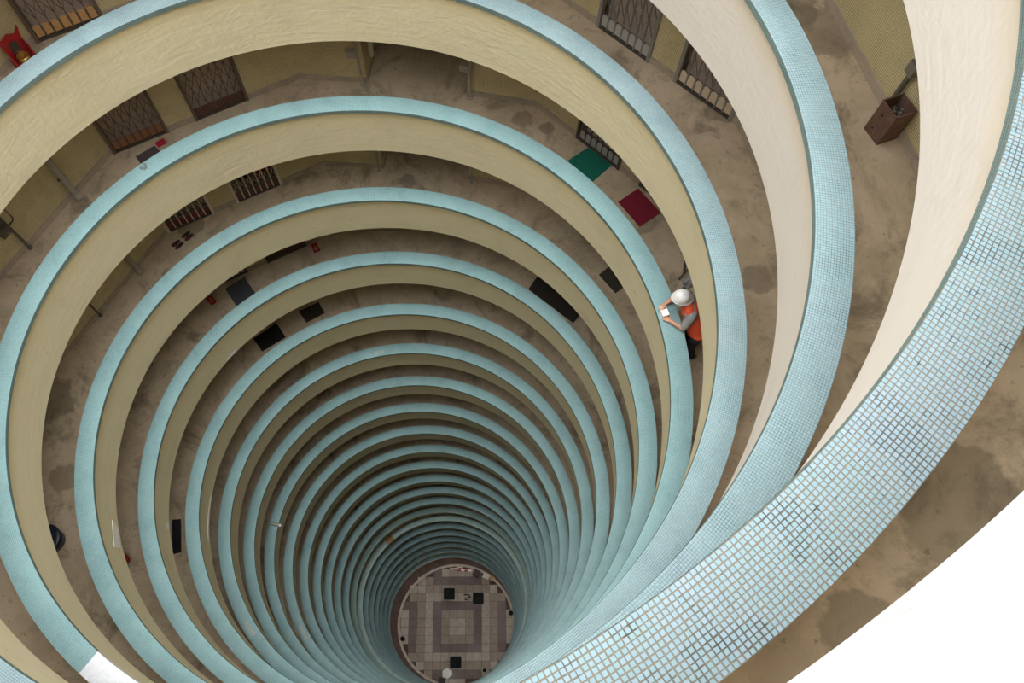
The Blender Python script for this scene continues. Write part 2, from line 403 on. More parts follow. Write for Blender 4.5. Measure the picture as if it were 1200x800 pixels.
for i in range(-8, 8):
    for j in range(-8, 8):
        a, b = i + 0.5, j + 0.5
        p = GC + gx * (a * CELL) + gy * (b * CELL)
        if (p - KC).length > 4.80: continue
        o = link('paver', pav[kind_of(a, b)], ground)
        o.location = (p.x, p.y, random.uniform(-0.004, 0.003)); o.rotation_euler = (0, 0, GA)
kerb = link('kerb', ring_mesh('kerb', [(4.80, 0), (4.80, 0.10), (5.0, 0.10), (5.0, 0)], paver_mat('kerb_stone', (0.48, 0.39, 0.31), 0.5), n=128), ground)
kerb.location = KC

# ---------------------------------------------------------------- mesh helpers for the things
class MB:
    """collects solids into ONE mesh"""
    def __init__(s): s.V = []; s.F = []
    def add(s, V, F, mtx=None):
        b = len(s.V); s.V += [tuple(mtx @ Vector(v)) if mtx else tuple(v) for v in V]; s.F += [tuple(i + b for i in f) for f in F]; return s
    def box(s, x0, x1, y0, y1, z0, z1, mtx=None): return s.add(*box_data(x0, x1, y0, y1, z0, z1), mtx)
    def bar(s, p, q, w, h):
        p, q = Vector(p), Vector(q); d = q - p; l = d.length
        m = Matrix.Translation(p) @ d.to_track_quat('Z', 'Y').to_matrix().to_4x4()
        return s.box(-w / 2, w / 2, -h / 2, h / 2, 0, l, m)
    def tube(s, pts, r, n=10, caps=True, r2=None):
        pts = [Vector(p) for p in pts]; V = []; F = []
        for i, p in enumerate(pts):
            d = (pts[min(i + 1, len(pts) - 1)] - pts[max(i - 1, 0)]).normalized(); q = d.to_track_quat('Z', 'Y')
            rr = r if r2 is None else r + (r2 - r) * i / (len(pts) - 1)
            for j in range(n):
                t = 2 * math.pi * j / n; V.append(p + q @ Vector((rr * math.cos(t), rr * math.sin(t), 0)))
        for i in range(len(pts) - 1):
            for j in range(n):
                j2 = (j + 1) % n; F.append((i * n + j, i * n + j2, (i + 1) * n + j2, (i + 1) * n + j))
        if caps: F.append(tuple(reversed(range(n)))); F.append(tuple(range((len(pts) - 1) * n, len(pts) * n)))
        return s.add(V, F)
    def lathe(s, prof, n=20, mtx=None, closed=False):
        V = [(r * math.cos(2 * math.pi * j / n), r * math.sin(2 * math.pi * j / n), z) for j in range(n) for r, z in prof]; k = len(prof); F = []
        for j in range(n):
            j2 = (j + 1) % n
            for i in range(k if closed else k - 1):
                i2 = (i + 1) % k; F.append((j * k + i, j2 * k + i, j2 * k + i2, j * k + i2))
        return s.add(V, F, mtx)
    def prism(s, pts, y0, y1, mtx=None):
        """outline in x,z extruded along y"""
        n = len(pts); V = [(x, y0, z) for x, z in pts] + [(x, y1, z) for x, z in pts]
        F = [tuple(range(n)), tuple(reversed(range(n, 2 * n)))] + [(i, i + n, (i + 1) % n + n, (i + 1) % n) for i in range(n)]
        return s.add(V, F, mtx)
    def me(s, name, m, smooth=False):
        me = mesh(name, s.V, s.F, m, None, smooth)
        bm = bmesh.new(); bm.from_mesh(me); bmesh.ops.recalc_face_normals(bm, faces=bm.faces); bm.to_mesh(me); bm.free(); return me
def part(name, mb, m, parent, smooth=False, **kw): return link(name, mb.me(name, m, smooth), parent, **kw)

# ---------------------------------------------------------------- doors and folding gates in the gallery wall
def metal(name, c, rough=0.5, mv=0.35, spots=(0.2, 0.11, 0.06)):
    m = mat(name, c, rough); k = NB(m); p = k.wpos()
    k.color(k.mix(k.ramp(k.noise(p, 14, 5, 0.7), 0.5, 0.72, 0, mv), c, spots)); return m
M['iron_brown'] = metal('brown_painted_iron', (0.16, 0.115, 0.08)); M['iron_grey'] = metal('grey_painted_iron', (0.27, 0.255, 0.23)); M['iron_pale'] = metal('pale_painted_iron', (0.70, 0.64, 0.52))
M['iron_dark'] = metal('dark_iron', (0.07, 0.06, 0.05))
M['door_wood'] = metal('door_wood', (0.60, 0.48, 0.39), 0.6, 0.4, (0.46, 0.35, 0.27)); M['door_dark'] = metal('dark_door_wood', (0.20, 0.145, 0.10), 0.6, 0.4, (0.14, 0.1, 0.07)); M['door_frame'] = metal('door_frame', (0.22, 0.17, 0.13), 0.6)
PL = {'tan': metal('tan_plate', (0.62, 0.36, 0.15), 0.45), 'rust': metal('rust_plate', (0.34, 0.15, 0.07), 0.5), 'grey': metal('grey_plate', (0.46, 0.45, 0.43), 0.45), 'cream': metal('cream_plate', (0.72, 0.60, 0.44), 0.45),
      'red': metal('red_plate', (0.17, 0.035, 0.03), 0.5), 'dark': metal('dark_plate', (0.12, 0.05, 0.04), 0.5)}
M['step'] = metal('door_step', (0.10, 0.075, 0.06), 0.8)
GW = 1.04
def gate_frame(lev, g):
    a, b, n = GATES[g]; mid = (a + b) / 2 if g != 2 else (a + b) / 2
    pa = pol(chord(a, n), a); pb = pol(chord(b, n), b); c = (pa + pb) / 2; c.z = zfl(LV[lev])
    return c, R(n - 90), (pa - pb).length
door_n = 0
def door(lev, g):
    global door_n; door_n += 1; wood = M['door_dark'] if lev in 'EFG' else M['door_wood']
    c, rz, w = gate_frame(lev, g); h = w / 2
    t = empty('door_%d' % door_n, c, rz); t['kind'] = 'structure'
    part('door_leaf', MB().box(-h + 0.06, h - 0.06, 0.17, 0.21, 0.10, 2.1), wood, t)
    for x in (-1, 1):
        part('door_jamb', MB().box(x * (h - 0.03) - 0.03, x * (h - 0.03) + 0.03, 0.14, 0.22, 0, 2.2), M['door_frame'], t)
    part('lintel', MB().box(-h, h, 0.10, 0.22, 2.2, 2.5), M['wall_tile'], t)
    part('door_step', MB().box(-h, h, 0.02, 0.22, 0.0, 0.08), M['step'], t)
    mb = MB()
    for x0, x1 in ((-0.38, -0.04), (0.04, 0.38)):
        for z0, z1 in ((0.2, 0.85), (0.98, 1.9)): mb.box(x0, x1, 0.155, 0.172, z0, z1)
    part('door_panel', mb, wood, t)
def gate(lev, g, iron, plate, label, lattice=1.0, nb=7, bw=0.007):
    c, rz, w = gate_frame(lev, g); h = w / 2
    t = empty('folding_gate', c, rz); tag(t, label, 'gate', 'folding gates along the galleries')
    for x in (-1, 1):
        part('gate_jamb', MB().box(x * (h - 0.028) - 0.028, x * (h - 0.028) + 0.028, -0.045, 0.015, 0, 2.3), iron, t)
    part('bottom_track', MB().box(-h + 0.05, h - 0.05, -0.035, 0.015, 0.0, 0.035), M['iron_dark'], t)
    part('top_track', MB().box(-h + 0.05, h - 0.05, -0.035, 0.015, 2.24, 2.3), iron, t)
    xs = [-h + 0.055 + (w - 0.11) * i / nb for i in range(nb + 1)]; bm_ = None
    barme = MB().box(-bw, bw, -0.022, -0.002, 0.03, 2.25).me('gate_bar', iron)
    for x in xs[1:-1]:
        b = link('gate_bar', barme, t); b.location = (x, 0, 0)
    lat = MB(); st = (xs[1] - xs[0]); ph = 0.34; z0 = 0.36
    while z0 < 2.2:
        for i in range(nb):
            a, b = xs[i], xs[i + 1]; z1 = min(z0 + ph, 2.24)
            if i % 2 == 0: lat.bar((a, -0.028, z0), (b, -0.028, z1), 0.017, 0.006); lat.bar((a, 0.004, z1), (b, 0.004, z0), 0.017, 0.006)
            else: lat.bar((a, -0.028, z1), (b, -0.028, z0), 0.017, 0.006); lat.bar((a, 0.004, z0), (b, 0.004, z1), 0.017, 0.006)
        z0 += ph
    part('lattice', lat, iron, t, kind='stuff')
    pw = st / 2 - 0.016; ph = 0.27
    prof = [(-pw, 0.06), (pw, 0.06), (pw, ph - 0.04)] + [(pw * math.cos(q), ph - 0.04 + 0.045 * math.sin(q)) for q in (0.5, 1.0, 1.57, 2.14, 2.64)] + [(-pw, ph - 0.04)]
    plm = MB().prism(prof, -0.012, 0.0).me('kick_plate', PL[plate])
    for i in range(nb):
        o = link('kick_plate', plm, t); o.location = ((xs[i] + xs[i + 1]) / 2, 0, 0)
    return t
for lv_ in 'CDEFG':
    for g_ in (1, 2, 3, 4): door(lv_, g_)
gate('C', 1, M['iron_brown'], 'tan', 'brown folding gate with tan kick plates in the top left corner, beside the red altar')
gate('C', 3, M['iron_grey'], 'grey', 'grey folding gate with grey rounded kick plates at the top edge, clothes hanging behind', bw=0.011)
gate('C', 4, M['iron_grey'], 'cream', 'grey folding gate with cream kick plates, right of the grey plated gate at the top', bw=0.011)
gate('D', 1, M['iron_brown'], 'rust', 'brown lattice gate with rust red kick plates, behind the purple mat and red card')
gate('D', 2, M['iron_brown'], 'dark', 'brown lattice gate with dark kick plates, next right of the rust plated gate')
gate('D', 3, M['iron_dark'], 'grey', 'dark folding gate standing behind the green doormat')
gate('D', 4, M['iron_dark'], 'cream', 'dark folding gate half hidden behind the crimson doormat')
gate('E', 1, M['iron_pale'], 'red', 'pale folding gate with dark red kick plates, behind the two pairs of slippers', bw=0.013)
gate('E', 2, M['iron_pale'], 'dark', 'pale folding gate with red cloth hanging behind its bars', bw=0.013)
gate('F', 1, M['iron_dark'], 'cream', 'dark gate sliver with cream plates behind the slate blue mat')
gate('F', 2, M['iron_dark'], 'dark', 'dark gate sliver beside the small dark red altar with a ball')

# cloth seen through two of the gates
def cloth_mat(name, c, rough=0.9):
    m = mat(name, c, rough); k = NB(m); p = k.wpos(); k.bump(k.noise(p, 160, 3), 0.4, 0.004)
    k.color(k.mix(k.ramp(k.noise(p, 5, 4), 0.4, 0.7, 0, 0.35), c, tuple(x * 0.6 for x in c))); return m
def hanging(lev, g, x0, x1, z0, z1, c, label, name='hanging_cloth'):
    ct, rz, w = gate_frame(lev, g); V = []; F = []; n = 14
    for side in (0, 1):
        for i in range(n + 1):
            x = x0 + (x1 - x0) * i / n; y = 0.075 + 0.022 * math.sin(i * 1.7) + 0.012 * side
            V += [(x, y, z0 + 0.03 * math.sin(i * 0.4)), (x, y - 0.01, (z0 + z1) / 2), (x, y, z1)]
    k = 3 * (n + 1)
    for s_ in (0, 1):
        for i in range(n):
            for q in (0, 1):
                a = s_ * k + i * 3 + q; F.append((a, a + 3, a + 4, a + 1))
    for i in range(n): F.append((i * 3, i * 3 + 3, k + i * 3 + 3, k + i * 3)); F.append((i * 3 + 2, i * 3 + 5, k + i * 3 + 5, k + i * 3 + 2))
    for i in (0, n):
        for q in (0, 1): a = i * 3 + q; F.append((a, a + 1, k + a + 1, k + a))
    mb = MB(); mb.V = V; mb.F = F
    o = link(name, mb.me(name, cloth_mat(name, c), True)); o.location = ct; o.rotation_euler = (0, 0, rz); tag(o, label, 'clothing')
hanging('C', 3, -0.42, -0.22, 0.98, 1.6, (0.17, 0.08, 0.35), 'violet cloth hanging behind the grey gate at the top edge')
hanging('C', 3, -0.18, 0.02, 1.02, 1.6, (0.03, 0.25, 0.22), 'teal cloth hanging behind the grey gate at the top edge')
hanging('E', 2, 0.02, 0.46, 0.42, 1.1, (0.33, 0.05, 0.05), 'dark red cloth hanging behind the pale gate')
hanging('E', 2, -0.28, -0.04, 0.5, 1.1, (0.015, 0.015, 0.02), 'black cloth hanging behind the pale gate')

# ---------------------------------------------------------------- doormats
def doormat(lev, pts, c, label, th=0.012, rib=True):
    P = [at(lev, r, d) for r, d in pts]; c0 = sum(P, Vector()) / 4
    m = mat('mat_fibre', c, 0.95); k = NB(m); p = k.wpos(); k.bump(k.noise(p, 220, 2), 0.6, 0.006)
    k.color(k.mix(k.ramp(k.noise(p, 6, 4), 0.4, 0.75, 0, 0.35), c, tuple(x * 0.65 for x in c)))
    n = 6; V = []; F = []
    for zz in (0.001, th):
        for i in range(n + 1):
            for j in range(n + 1):
                u, v = i / n, j / n
                q = (P[0] * (1 - u) + P[1] * u) * (1 - v) + (P[3] * (1 - u) + P[2] * u) * v - c0
                V.append((q.x, q.y, zz + (random.uniform(0, 0.004) if zz > 0.005 else 0)))
    k1 = (n + 1) ** 2; ix = lambda s_, i, j: s_ * k1 + i * (n + 1) + j
    for i in range(n):
        for j in range(n):
            for s_ in (0, 1): F.append((ix(s_, i, j), ix(s_, i + 1, j), ix(s_, i + 1, j + 1), ix(s_, i, j + 1)))
        for a, b in (((i, 0), (i + 1, 0)), ((i, n), (i + 1, n)), ((0, i), (0, i + 1)), ((n, i), (n, i + 1))):
            F.append((ix(0, *a), ix(0, *b), ix(1, *b), ix(1, *a)))
    mb = MB(); mb.V = V; mb.F = F
    o = link('doormat', mb.me('doormat', m)); o.location = c0; return tag(o, label, 'doormat', 'doormats on the gallery floors')
doormat('D', [(6.52, 115.4), (6.50, 110.3), (5.98, 110.4), (6.0, 116.6)], (0.005, 0.16, 0.105), 'green doormat on the gallery floor, upper right')
doormat('D', [(6.50, 104.2), (6.48, 98.5), (5.98, 98.3), (6.0, 104.4)], (0.23, 0.012, 0.03), 'crimson doormat on the gallery floor near the worker')
doormat('D', [(6.45, -163.0), (6.44, -166.6), (5.9, -167.0), (5.9, -162.6)], (0.10, 0.07, 0.075), 'dull purple doormat in front of the rust plated gate')
doormat('D', [(6.50, -166.85), (6.50, -168.5), (6.36, -168.5), (6.36, -166.85)], (0.5, 0.02, 0.05), 'small bright red card on the floor beside the purple doormat', 0.005)
doormat('E', [(6.36, 104.1), (6.33, 98.9), (6.03, 98.7), (6.03, 104.0)], (0.055, 0.045, 0.035), 'plain black doormat on the second floor below, right of centre')
doormat('F', [(6.5, -163.6), (6.49, -168.5), (5.9, -168.4), (5.9, -162.9)], (0.075, 0.085, 0.095), 'slate blue doormat with an altar at its left')
doormat('F', [(6.45, 120.5), (6.42, 107.2), (5.92, 106.3), (5.9, 120.4)], (0.035, 0.028, 0.022), 'wide black rubber sheet on the gallery floor right of centre', 0.02)
doormat('G', [(6.42, -162.6), (6.42, -169.6), (5.88, -169.55), (5.93, -162.1)], (0.015, 0.012, 0.013), 'pitch black doormat on the left, one gallery below the slate blue one')
doormat('G', [(6.41, -176.0), (6.43, 178.4), (6.03, 178.0), (5.97, -176.4)], (0.045, 0.03, 0.025), 'dark brown doormat right of the pitch black one')
doormat('G', [(5.92, -102.3), (5.93, -111.0), (5.70, -111.0), (5.70, -102.3)], (0.012, 0.012, 0.014), 'thin black strip of matting at the far left under a patched ring')

# ---------------------------------------------------------------- altars
RED = metal('red_lacquer', (0.42, 0.015, 0.02), 0.3, 0.3, (0.2, 0.01, 0.01)); GOLD = mat('gilded_metal', (0.75, 0.52, 0.16), 0.28, Metallic=0.9); ORANGE = metal('orange_paint', (0.65, 0.2, 0.04), 0.4)
def altar(lev, r, deg, n, s, label, ball=None):
    p = at(lev, r, deg); t = empty('floor_altar', p, R(n - 90)); t.scale = (s, s, s); tag(t, label, 'altar', 'red floor altars')
    part('plinth', MB().box(-0.16, 0.16, -0.12, 0.12, 0, 0.10), RED, t)
    mb = MB().prism([(-0.15, 0.1), (0.15, 0.1), (0.15, 0.36), (0.19, 0.52), (0.10, 0.43), (0.0, 0.48), (-0.10, 0.43), (-0.19, 0.52), (-0.15, 0.36)], 0.08, 0.11)
    part('back_panel', mb, RED, t)
    for x in (-1, 1): part('side_panel', MB().prism([(x * 0.15, 0.1), (x * 0.13, 0.1), (x * 0.13, 0.34), (x * 0.15, 0.34)], -0.10, 0.08), RED, t)
    part('name_plaque', MB().box(-0.06, 0.06, 0.06, 0.08, 0.14, 0.36), M['iron_dark'] if not ball else ORANGE, t)
    bowl = part('incense_bowl', MB().lathe([(0.0, 0.102), (0.05, 0.102), (0.085, 0.14), (0.09, 0.19), (0.075, 0.21), (0.06, 0.2), (0.0, 0.17)], 18), GOLD if not ball else ball, t, True)
    bowl.location = (0, -0.03, 0)
    mb = MB()
    for q in range(3): mb.tube([(-0.015 + 0.015 * q, -0.03, 0.17), (-0.02 + 0.02 * q, -0.03, 0.3)], 0.004, 5)
    part('incense_stick', mb, ORANGE, t)
    return t
altar('C', 6.5, -157.9, 199.5, 1.08, 'red altar with a gold bowl in the top left corner')
altar('F', 6.42, -159.6, 199.5, 0.5, 'small red and orange altar left of the slate blue mat', ORANGE)
altar('F', 6.36, 174.2, 183, 0.5, 'small dark red altar at the right of the dark gate sliver', mat('pale_ball', (0.5, 0.4, 0.45), 0.3))

# ---------------------------------------------------------------- slippers
SL = mat('slipper_strap', (0.11, 0.012, 0.018), 0.6); SO = mat('slipper_sole', (0.03, 0.02, 0.02), 0.8)
def slipper(lev, r, deg, rz, label):
    p = at(lev, r, deg); t = empty('slipper', p, rz); t.scale = (0.85, 0.85, 0.85); tag(t, label, 'shoe', 'slippers outside the pale gate')
    out = [(0.045 * (1 - 0.25 * math.sin(q * 2)) * math.cos(q), 0.135 * math.sin(q)) for q in [2 * math.pi * i / 16 for i in range(16)]]
    n = len(out); V = [(x, y, 0) for x, y in out] + [(x, y, 0.025) for x, y in out]
    mb = MB(); mb.add(V, [tuple(reversed(range(n))), tuple(range(n, 2 * n))] + [(i, (i + 1) % n, (i + 1) % n + n, i + n) for i in range(n)]); part('sole', mb, SO, t)
    V = []; F = []
    for i, (y, hh, w) in enumerate(((0.01, 0.065, 0.046), (0.05, 0.06, 0.046), (0.09, 0.05, 0.04), (0.125, 0.035, 0.026))):
        for j in range(7):
            q = math.pi * j / 6; V.append((w * math.cos(q), y, 0.022 + (hh - 0.022) * math.sin(q)))
    for i in range(3):
        for j in range(6): F.append((i * 7 + j, i * 7 + j + 1, i * 7 + j + 8, i * 7 + j + 7))
    mb = MB(); mb.add(V, F); o = part('strap', mb, SL, t, True); sm = o.modifiers.new('thick', 'SOLIDIFY'); sm.thickness = 0.006
slipper('E', 6.47, -162.9, R(-163), 'dark red slipper, upper one of the right pair outside the pale gate')
slipper('E', 6.37, -163.0, R(-160), 'dark red slipper, lower one of the right pair outside the pale gate')
slipper('E', 6.44, -160.3, R(-161), 'dark red slipper, upper one of the left pair outside the pale gate')
slipper('E', 6.34, -160.5, R(-158), 'dark red slipper, lower one of the left pair outside the pale gate')

# ---------------------------------------------------------------- pipes on the gallery wall
PIPE = metal('grey_pipe_paint', (0.40, 0.37, 0.31), 0.5, 0.3, (0.3, 0.26, 0.2)); COND = metal('dark_conduit', (0.13, 0.115, 0.095), 0.6); CREAM = metal('cream_pipe_paint', (0.66, 0.58, 0.44), 0.5, 0.2, (0.5, 0.42, 0.3))
def drain(lev, deg, label):
    n = -144.25; r = chord(deg, n) - 0.09; t = empty('drain_pipe', at(lev, r, deg), R(deg - 90)); tag(t, label, 'pipe', 'drain pipes on the gallery wall')
    part('pipe', MB().tube([(0, 0, 0.06), (0, 0, 2.49)], 0.052, 16), PIPE, t, False)
    part('shoe', MB().tube([(0, 0, 0.22), (0, 0, 0.12), (0, -0.03, 0.05), (0, -0.09, 0.02)], 0.06, 16), PIPE, t, False)
    part('collar', MB().lathe([(0.052, 1.0), (0.066, 1.0), (0.066, 1.1), (0.052, 1.1)], 16), PIPE, t)
    part('bracket', MB().box(-0.02, 0.02, 0.04, 0.088, 0.5, 0.53).box(-0.075, 0.075, 0.078, 0.088, 0.48, 0.55), COND, t)
drain('C', -151.8, 'grey drain pipe high on the left, outermost of the drain pipes')
drain('D', -151.8, 'grey drain pipe reaching the gallery floor at the left, largest of its kind in view')
drain('E', -151.8, 'short grey drain pipe stub one gallery below the largest one')
drain('F', -151.8, 'grey drain pipe deep in the shade on the left')
def conduit(lev, deg, r, label, m=COND, boxes=((0.62, 0.06),), rad=0.022, arm=True, rz=None):
    t = empty('conduit', at(lev, r, deg), R(deg - 90) if rz is None else rz); tag(t, label, 'pipe', 'conduits on the gallery wall')
    part('pipe', MB().tube([(0, 0, 0.0), (0, 0, 2.49)], rad, 10), m, t)
    part('foot', MB().lathe([(0, 0.0), (rad * 1.9, 0.0), (rad * 1.9, 0.035), (rad, 0.05)], 12), m, t)
    for z, s in boxes:
        b = part('meter_box', MB().box(-s - 0.11, -0.02, -0.05, 0.05, z, z + s * 1.7), m, t)
        part('lid_screw', MB().lathe([(0, 0), (0.012, 0), (0.012, 0.01), (0, 0.01)], 8, Matrix.Translation((-0.09, -0.05, z + 0.05)) @ Matrix.Rotation(math.pi / 2, 4, 'X')), PIPE, b)
    if arm: part('branch', MB().tube([(0, 0, 0.7), (0.12, 0, 0.7), (0.16, 0, 0.74), (0.16, 0, 1.1)], 0.012, 8), m, t)
for lev, w in (('D', 'left edge, nearest one'), ('E', 'left, one gallery below the nearest'), ('F', 'left, deep in the shade')):
    conduit(lev, -140.9, chord(-140.9, -144.25) - 0.045, 'dark conduit with a meter box at the ' + w, boxes=((0.62, 0.1), (0.9, 0.08)))
for lev, w in (('D', 'upper'), ('E', 'lower')):
    conduit(lev, 156.6, 6.50, 'grey conduit left of the %s lobby opening' % w, PIPE, ((0.75, 0.09),), arm=False)
    conduit(lev, 137.7, 6.48, 'grey conduit right of the %s lobby opening' % w, PIPE, ((0.7, 0.09),), arm=False)
a0 = pol(6.58, 155.8); u_ = pol(1, 147); inn = Vector((u_.y, -u_.x, 0))
t = empty('downpipe', a0 + u_ * 0.33 + inn * 0.07 + Vector((0, 0, zfl(3)))); tag(t, 'cream capped downpipe ending above the floor inside the upper lobby opening', 'pipe')
part('pipe', MB().tube([(0, 0, 0.42), (0, 0, 2.49)], 0.055, 18), CREAM, t); part('cap', MB().lathe([(0, 0.36), (0.045, 0.36), (0.06, 0.38), (0.06, 0.46), (0.055, 0.47)], 18), CREAM, t, True)
part('bracket', MB().box(-0.012, 0.012, -0.06, 0.06, 0.6, 0.64), PIPE, t)

# conduit with junction boxes beside the rusty bin
cd = 76.2
t = empty('conduit', at('B', chord(cd, 78.25) - 0.055, cd), R(78.25 - 90)); tag(t, 'mottled dark conduit with junction boxes rising behind the rusty bin', 'pipe', 'conduits on the gallery wall')
part('pipe', MB().tube([(0, 0, 0), (0, 0, 0.62)], 0.028, 12), metal('mottled_conduit', (0.13, 0.115, 0.09), 0.6, 0.6, (0.42, 0.37, 0.28)), t)
b = part('junction_box', MB().box(-0.06, 0.06, -0.05, 0.05, 0.60, 0.74), metal('old_box', (0.2, 0.18, 0.14), 0.7, 0.6, (0.4, 0.34, 0.25)), t)
b = part('junction_box', MB().box(-0.045, 0.075, -0.05, 0.05, 0.80, 0.96), COND, t)
part('riser', MB().tube([(0, 0, 0.74), (0.02, 0, 0.85), (0.02, 0, 2.49)], 0.024, 12), COND, t)
part('clamp', MB().box(-0.09, 0.09, -0.012, 0.05, 0.76, 0.785), PIPE, t)

# ---------------------------------------------------------------- rusty bin
RUST = mat('rusty_sheet_iron', (0.17, 0.095, 0.07), 0.7); k = NB(RUST); p = k.wpos()
k.color(k.mix(k.ramp(k.noise(p, 9, 6, 0.7), 0.4, 0.68), (0.145, 0.075, 0.055), k.mix(k.ramp(k.noise(p, 30, 4), 0.5, 0.7), (0.21, 0.12, 0.085), (0.08, 0.055, 0.045)))); k.bump(k.noise(p, 45, 5), 0.3, 0.004)
bz = zfl(1)
B4 = [(1.614, 6.029), (1.856, 6.022), (1.875, 6.262), (1.633, 6.272)]; bc = Vector((1.745, 6.146, 0))
t = empty('scrap_bin', (bc.x, bc.y, bz)); tag(t, 'rusty square metal bin with an open top against the yellow tiled wall', 'bin')
loc = [Vector((x, y, 0)) - bc for x, y in B4]
def shell(sc, z0, z1, th):
    V = []; F = []
    for s_, z in ((1, z0), (sc, z1), (sc * (1 - th), z1), (1 - th, z0 + 0.01)):
        V += [(v.x * s_, v.y * s_, z) for v in loc]
    for a in range(3):
        for i in range(4): F.append((a * 4 + i, a * 4 + (i + 1) % 4, a * 4 + 4 + (i + 1) % 4, a * 4 + 4 + i))
    F.append((3, 2, 1, 0)); F.append((12, 13, 14, 15)); m_ = MB(); m_.add(V, F); return m_
body = part('bin_body', shell(1.0, 0.0, 0.42, 0.05), RUST, t)
hole = mat('dark_hole', (0.01, 0.008, 0.007), 0.9)
e0, e1 = loc[0], loc[1]
for u, z in ((0.40, 0.30), (0.34, 0.1)):
    q = e0 * (1 - u) + e1 * u + Vector((0, -0.001, z))
    part('bolt_hole', MB().lathe([(0, -0.002), (0.011, -0.002), (0.011, 0.003), (0, 0.003)], 10, Matrix.Translation(q) @ Matrix.Rotation(math.pi / 2, 4, 'X')), hole, t)
part('rim', MB().bar(loc[0] + Vector((0, 0, .42)), loc[1] + Vector((0, 0, .42)), 0.014, 0.01).bar(loc[1] + Vector((0, 0, .42)), loc[2] + Vector((0, 0, .42)), 0.014, 0.01).bar(loc[2] + Vector((0, 0, .42)), loc[3] + Vector((0, 0, .42)), 0.014, 0.01).bar(loc[3] + Vector((0, 0, .42)), loc[0] + Vector((0, 0, .42)), 0.014, 0.01), RUST, t)
ash = mat('ash', (0.10, 0.085, 0.075), 0.95); k = NB(ash); p = k.wpos(); k.color(k.mix(k.ramp(k.noise(p, 40, 4), 0.5, 0.65), (0.09, 0.07, 0.06), (0.36, 0.31, 0.27))); k.bump(k.noise(p, 30, 5), 0.9, 0.03)
o = link('ash_heap', mesh('ash_heap', *(lambda n: ([((loc[0].lerp(loc[1], .04 + .92 * i / n)).lerp(loc[3].lerp(loc[2], .04 + .92 * i / n), .04 + .92 * j / n)).to_tuple()[:2] + (0.27 + 0.05 * math.sin(i * 1.3) * math.cos(j * 1.7) + random.uniform(0, .02),) for i in range(n + 1) for j in range(n + 1)],
     [(i * (n + 1) + j, (i + 1) * (n + 1) + j, (i + 1) * (n + 1) + j + 1, i * (n + 1) + j + 1) for i in range(n) for j in range(n)]))(9), ash)); o.parent = t; o['kind'] = 'stuff'

# ---------------------------------------------------------------- patches and loose things on the rings
PATCH = mat('fresh_filler', (0.97, 0.93, 0.89), 0.9)
def face_pt(k, deg, dz, off):
    f = (-0.08 - dz) / 1.22; r = RL + DR[k] + 0.05 + (DIN - 0.05) * f - off
    return Vector((r * math.cos(R(deg)), r * math.sin(R(deg)), dz))
def face_patch(lev, pts, name='filler_patch'):
    k = LV[lev]; n = 9; V = []; F = []
    for off in (0.006, -0.004):
        for i in range(n + 1):
            u = i / n
            a = (pts[0][0] * (1 - u) + pts[1][0] * u, pts[0][1] * (1 - u) + pts[1][1] * u); b = (pts[3][0] * (1 - u) + pts[2][0] * u, pts[3][1] * (1 - u) + pts[2][1] * u)
            V += [face_pt(k, *a, off), face_pt(k, *b, off)]
    q = 2 * (n + 1)
    for i in range(n):
        a = i * 2; F += [(a, a + 1, a + 3, a + 2), (q + a, q + a + 2, q + a + 3, q + a + 1), (a, a + 2, q + a + 2, q + a), (a + 1, q + a + 1, q + a + 3, a + 3)]
    F += [(0, q, q + 1, 1), (q - 2, q - 1, 2 * q - 1, 2 * q - 2)]
    mb = MB(); mb.add(V, F); part(name, mb, PATCH, PAR[k], label='pale filler patch')
face_patch('E', [(-98.4, -0.98), (-92.0, -0.80), (-92.6, -1.16), (-96.8, -1.27)])
face_patch('F', [(-103.5, -1.05), (-101.8, -1.0), (-102.2, -1.25), (-103.9, -1.28)])
face_patch('G', [(-118.0, -1.16), (-104.5, -1.07), (-103.8, -1.22), (-117.4, -1.28)])
face_patch('F', [(-154.6, -1.14), (-150.6, -1.22), (-150.8, -1.29), (-154.2, -1.29)])
face_patch('J', [(-100, -1.18), (-90, -1.16), (-90.3, -1.27), (-99, -1.28)])
PALET = mosaic('repair_mosaic', (0.36, 0.45, 0.43), (0.35, 0.35, 0.3), PITCH, bump=False, rough=0.5)
def cop_patch(lev, a0, a1, f0, f1, m, name='coping_patch', th=0.004, label='pale repaired tiles', parent=None):
    lo = 0.003 if parent is None else -0.001
    k = LV[lev]; r = RL + DR[k]; ra, rb = r + WID * f0, r + WID * f1; z = lambda q: -0.025 * (q - r) / WID
    me = ring_mesh(name, [(ra, z(ra) - lo), (ra, z(ra) + th), (rb, z(rb) + th), (rb, z(rb) - lo)], m, a0, a1, n=12)
    if parent is None: return link(name, me, PAR[k], label=label)
    o = link(name, me); o.location = (DX[k], DY[k], ztop(k)); return o
cop_patch('H', -81, -76, 0.35, 0.75, PALET); cop_patch('K', -86.5, -80.5, 0.3, 0.7, PALET); cop_patch('H', 164.5, 168.0, 0.15, 0.55, PALET)
WOOD = metal('raw_board', (0.40, 0.20, 0.09), 0.7, 0.5, (0.24, 0.12, 0.06))
o = cop_patch('R', -165.6, -159.8, 0.0, 1.0, WOOD, 'board', 0.03, None, 1); tag(o, 'short brown board lying across the coping of a deep ring, left of centre', 'board')
STAIN = mat('grey_stain', (0.16, 0.19, 0.19), 0.8)
for a_, f_, w_ in ((-161.5, 0.62, 0.5), (-161.0, 0.75, 0.35), (-161.9, 0.8, 0.3)): cop_patch('D', a_ - w_ * 0.8, a_ + w_ * 0.8, f_ - 0.1, f_ + 0.1, STAIN, 'bird_dropping', 0.002, 'grey bird dropping')
